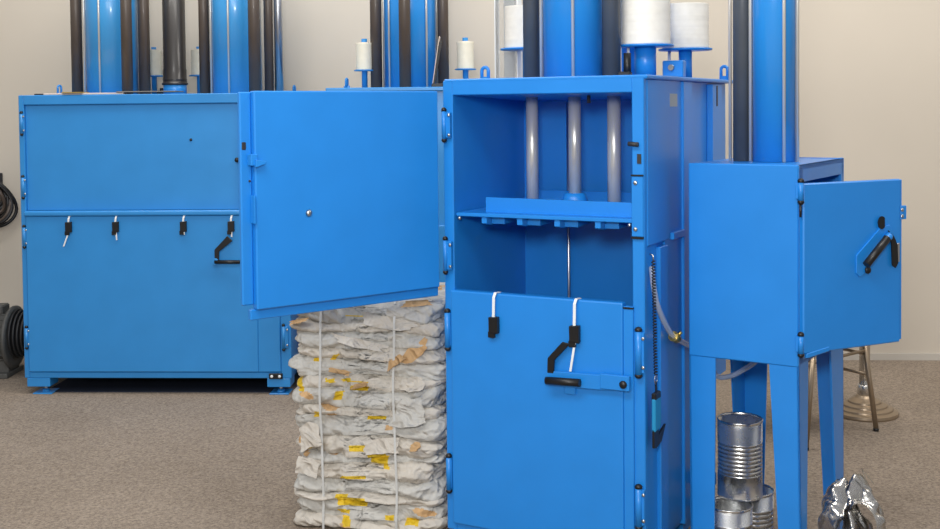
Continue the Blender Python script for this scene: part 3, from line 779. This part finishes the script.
# ------------------------------------------------------------------ stool and chair behind the cabinet
st = thing('bar_stool', 'bar stool with a stepped round metal base and chrome pole behind the open cabinet door', 'stool', (2.03, 5.86, 0), 0)
MB().lathe([(0, 0), (.165, 0), (.168, .008), (.166, .020), (.142, .028), (.140, .036), (.114, .045), (.112, .053), (.084, .062), (.082, .070), (.05, .088), (.04, .1), (0, .1)], (0, 0, 0), 48, False).build('base', TAN, st)
MB().tube([(0, 0, .06), (0, 0, .72)], .027, 20).lathe([(.034, .1), (.036, .104), (.036, .15), (.034, .154), (.02, .154)], (0, 0, 0), 24).build('pole', CHROME, st)
MB().lathe([(0, .72), (.15, .72), (.165, .735), (.165, .76), (.15, .775), (0, .775)], (0, 0, 0), 32).build('seat', SEATM, st)
ch = thing('metal_chair', 'light metal tube chair behind the cabinet, only its thin legs showing', 'chair', (1.63, 5.59, 0), 0)
LG = {'a': (.347, -.046), 'b': (-.084, -.344), 'c': (-.33, .05), 'd': (.10, .35)}
TP = {k: (x * .84, y * .84) for k, (x, y) in LG.items()}
TP['b'] = (-.038, -.30)
for k, (x, y) in LG.items():
    lg = MB().tube([(x, y, .012), (TP[k][0], TP[k][1], .44)], .0125, 14).build('leg', TAN, ch)
    MB().tube([(x, y, 0), (x, y, .014)], .014, 12).build('foot_cap', BLACK, lg)
def lerp(k, f): return (LG[k][0] + (TP[k][0] - LG[k][0]) * f, LG[k][1] + (TP[k][1] - LG[k][1]) * f, .012 + f * .428)
for p, q, f in (('a', 'd', .62), ('a', 'd', .86), ('b', 'c', .86), ('a', 'b', .9), ('c', 'd', .9)):
    MB().tube([lerp(p, f), lerp(q, f)], .008, 10).build('stretcher', TAN, ch)
MB().prism([(TP[k][0] * 1.02, TP[k][1] * 1.02, .44) for k in 'abcd'], (0, 0, .035), .008).build('seat', SEATM, ch)

# ------------------------------------------------------------------ motor and cable coil at the left edge
mo = thing('electric_motor', 'grey finned electric motor on the floor at the left edge beside the wide baler', 'motor', (-2.87, 6.95, 0), 0)
m = MB(); m.tube([(-.26, 0, .23), (.06, 0, .23)], .15, 28)
for k in range(20):
    a = 2 * pi * k / 20; m.tube([(-.24, .15 * cos(a), .23 + .15 * sin(a)), (.05, .15 * cos(a), .23 + .15 * sin(a))], .008, 6)
m.build('motor_body', GREY, mo)
MB().tube([(.06, 0, .23), (.075, 0, .23), (.08, 0, .23)], [.19, .19, .17], 28).build('end_plate', GREY, mo)
q = MB()
for k in range(7): q.tube([(.085 + k * .022, 0, .25), (.096 + k * .022, 0, .25)], .15 - k * .006, 24)
q.tube([(.08, 0, .25), (.24, 0, .25)], .1, 20); q.build('finned_cover', DGREY, mo)
MB().box(-.14, .02, -.06, .06, .375, .43, .008).build('terminal_box', GREY, mo)
MB().box(-.26, .07, -.13, .13, 0, .03, .004).box(-.24, .06, -.08, .08, .02, .12, .004).build('foot', GREY, mo)

co = thing('cable_coil', 'coil of thick black cable hanging on the wall at the left edge of the picture', 'cable', (-3.115, wy(-3.115) - .19, 1.10), 0)
for k in range(9):
    r = .115 + .0105 * k; pts = []
    for i in range(41):
        a = 2 * pi * i / 40
        pts.append((r * 1.05 * cos(a), .02 * sin(3 * a + k) - .012 * (k % 4), r * .84 * sin(a) - .3 * r * cos(a) - .006 * k))
    MB().tube(pts, .0115, 8, cap=False).build('cable_loop', BLACK if k % 3 else TUBE, co)
MB().box(-.02, .02, -.04, .17, .02, .05, .004).box(-.06, .06, .165, .183, -.04, .11, .004).build('hook', DGREY, co, 'dark wall hook')

for o in bpy.data.objects:
    if '_off' in o.keys(): del o['_off']
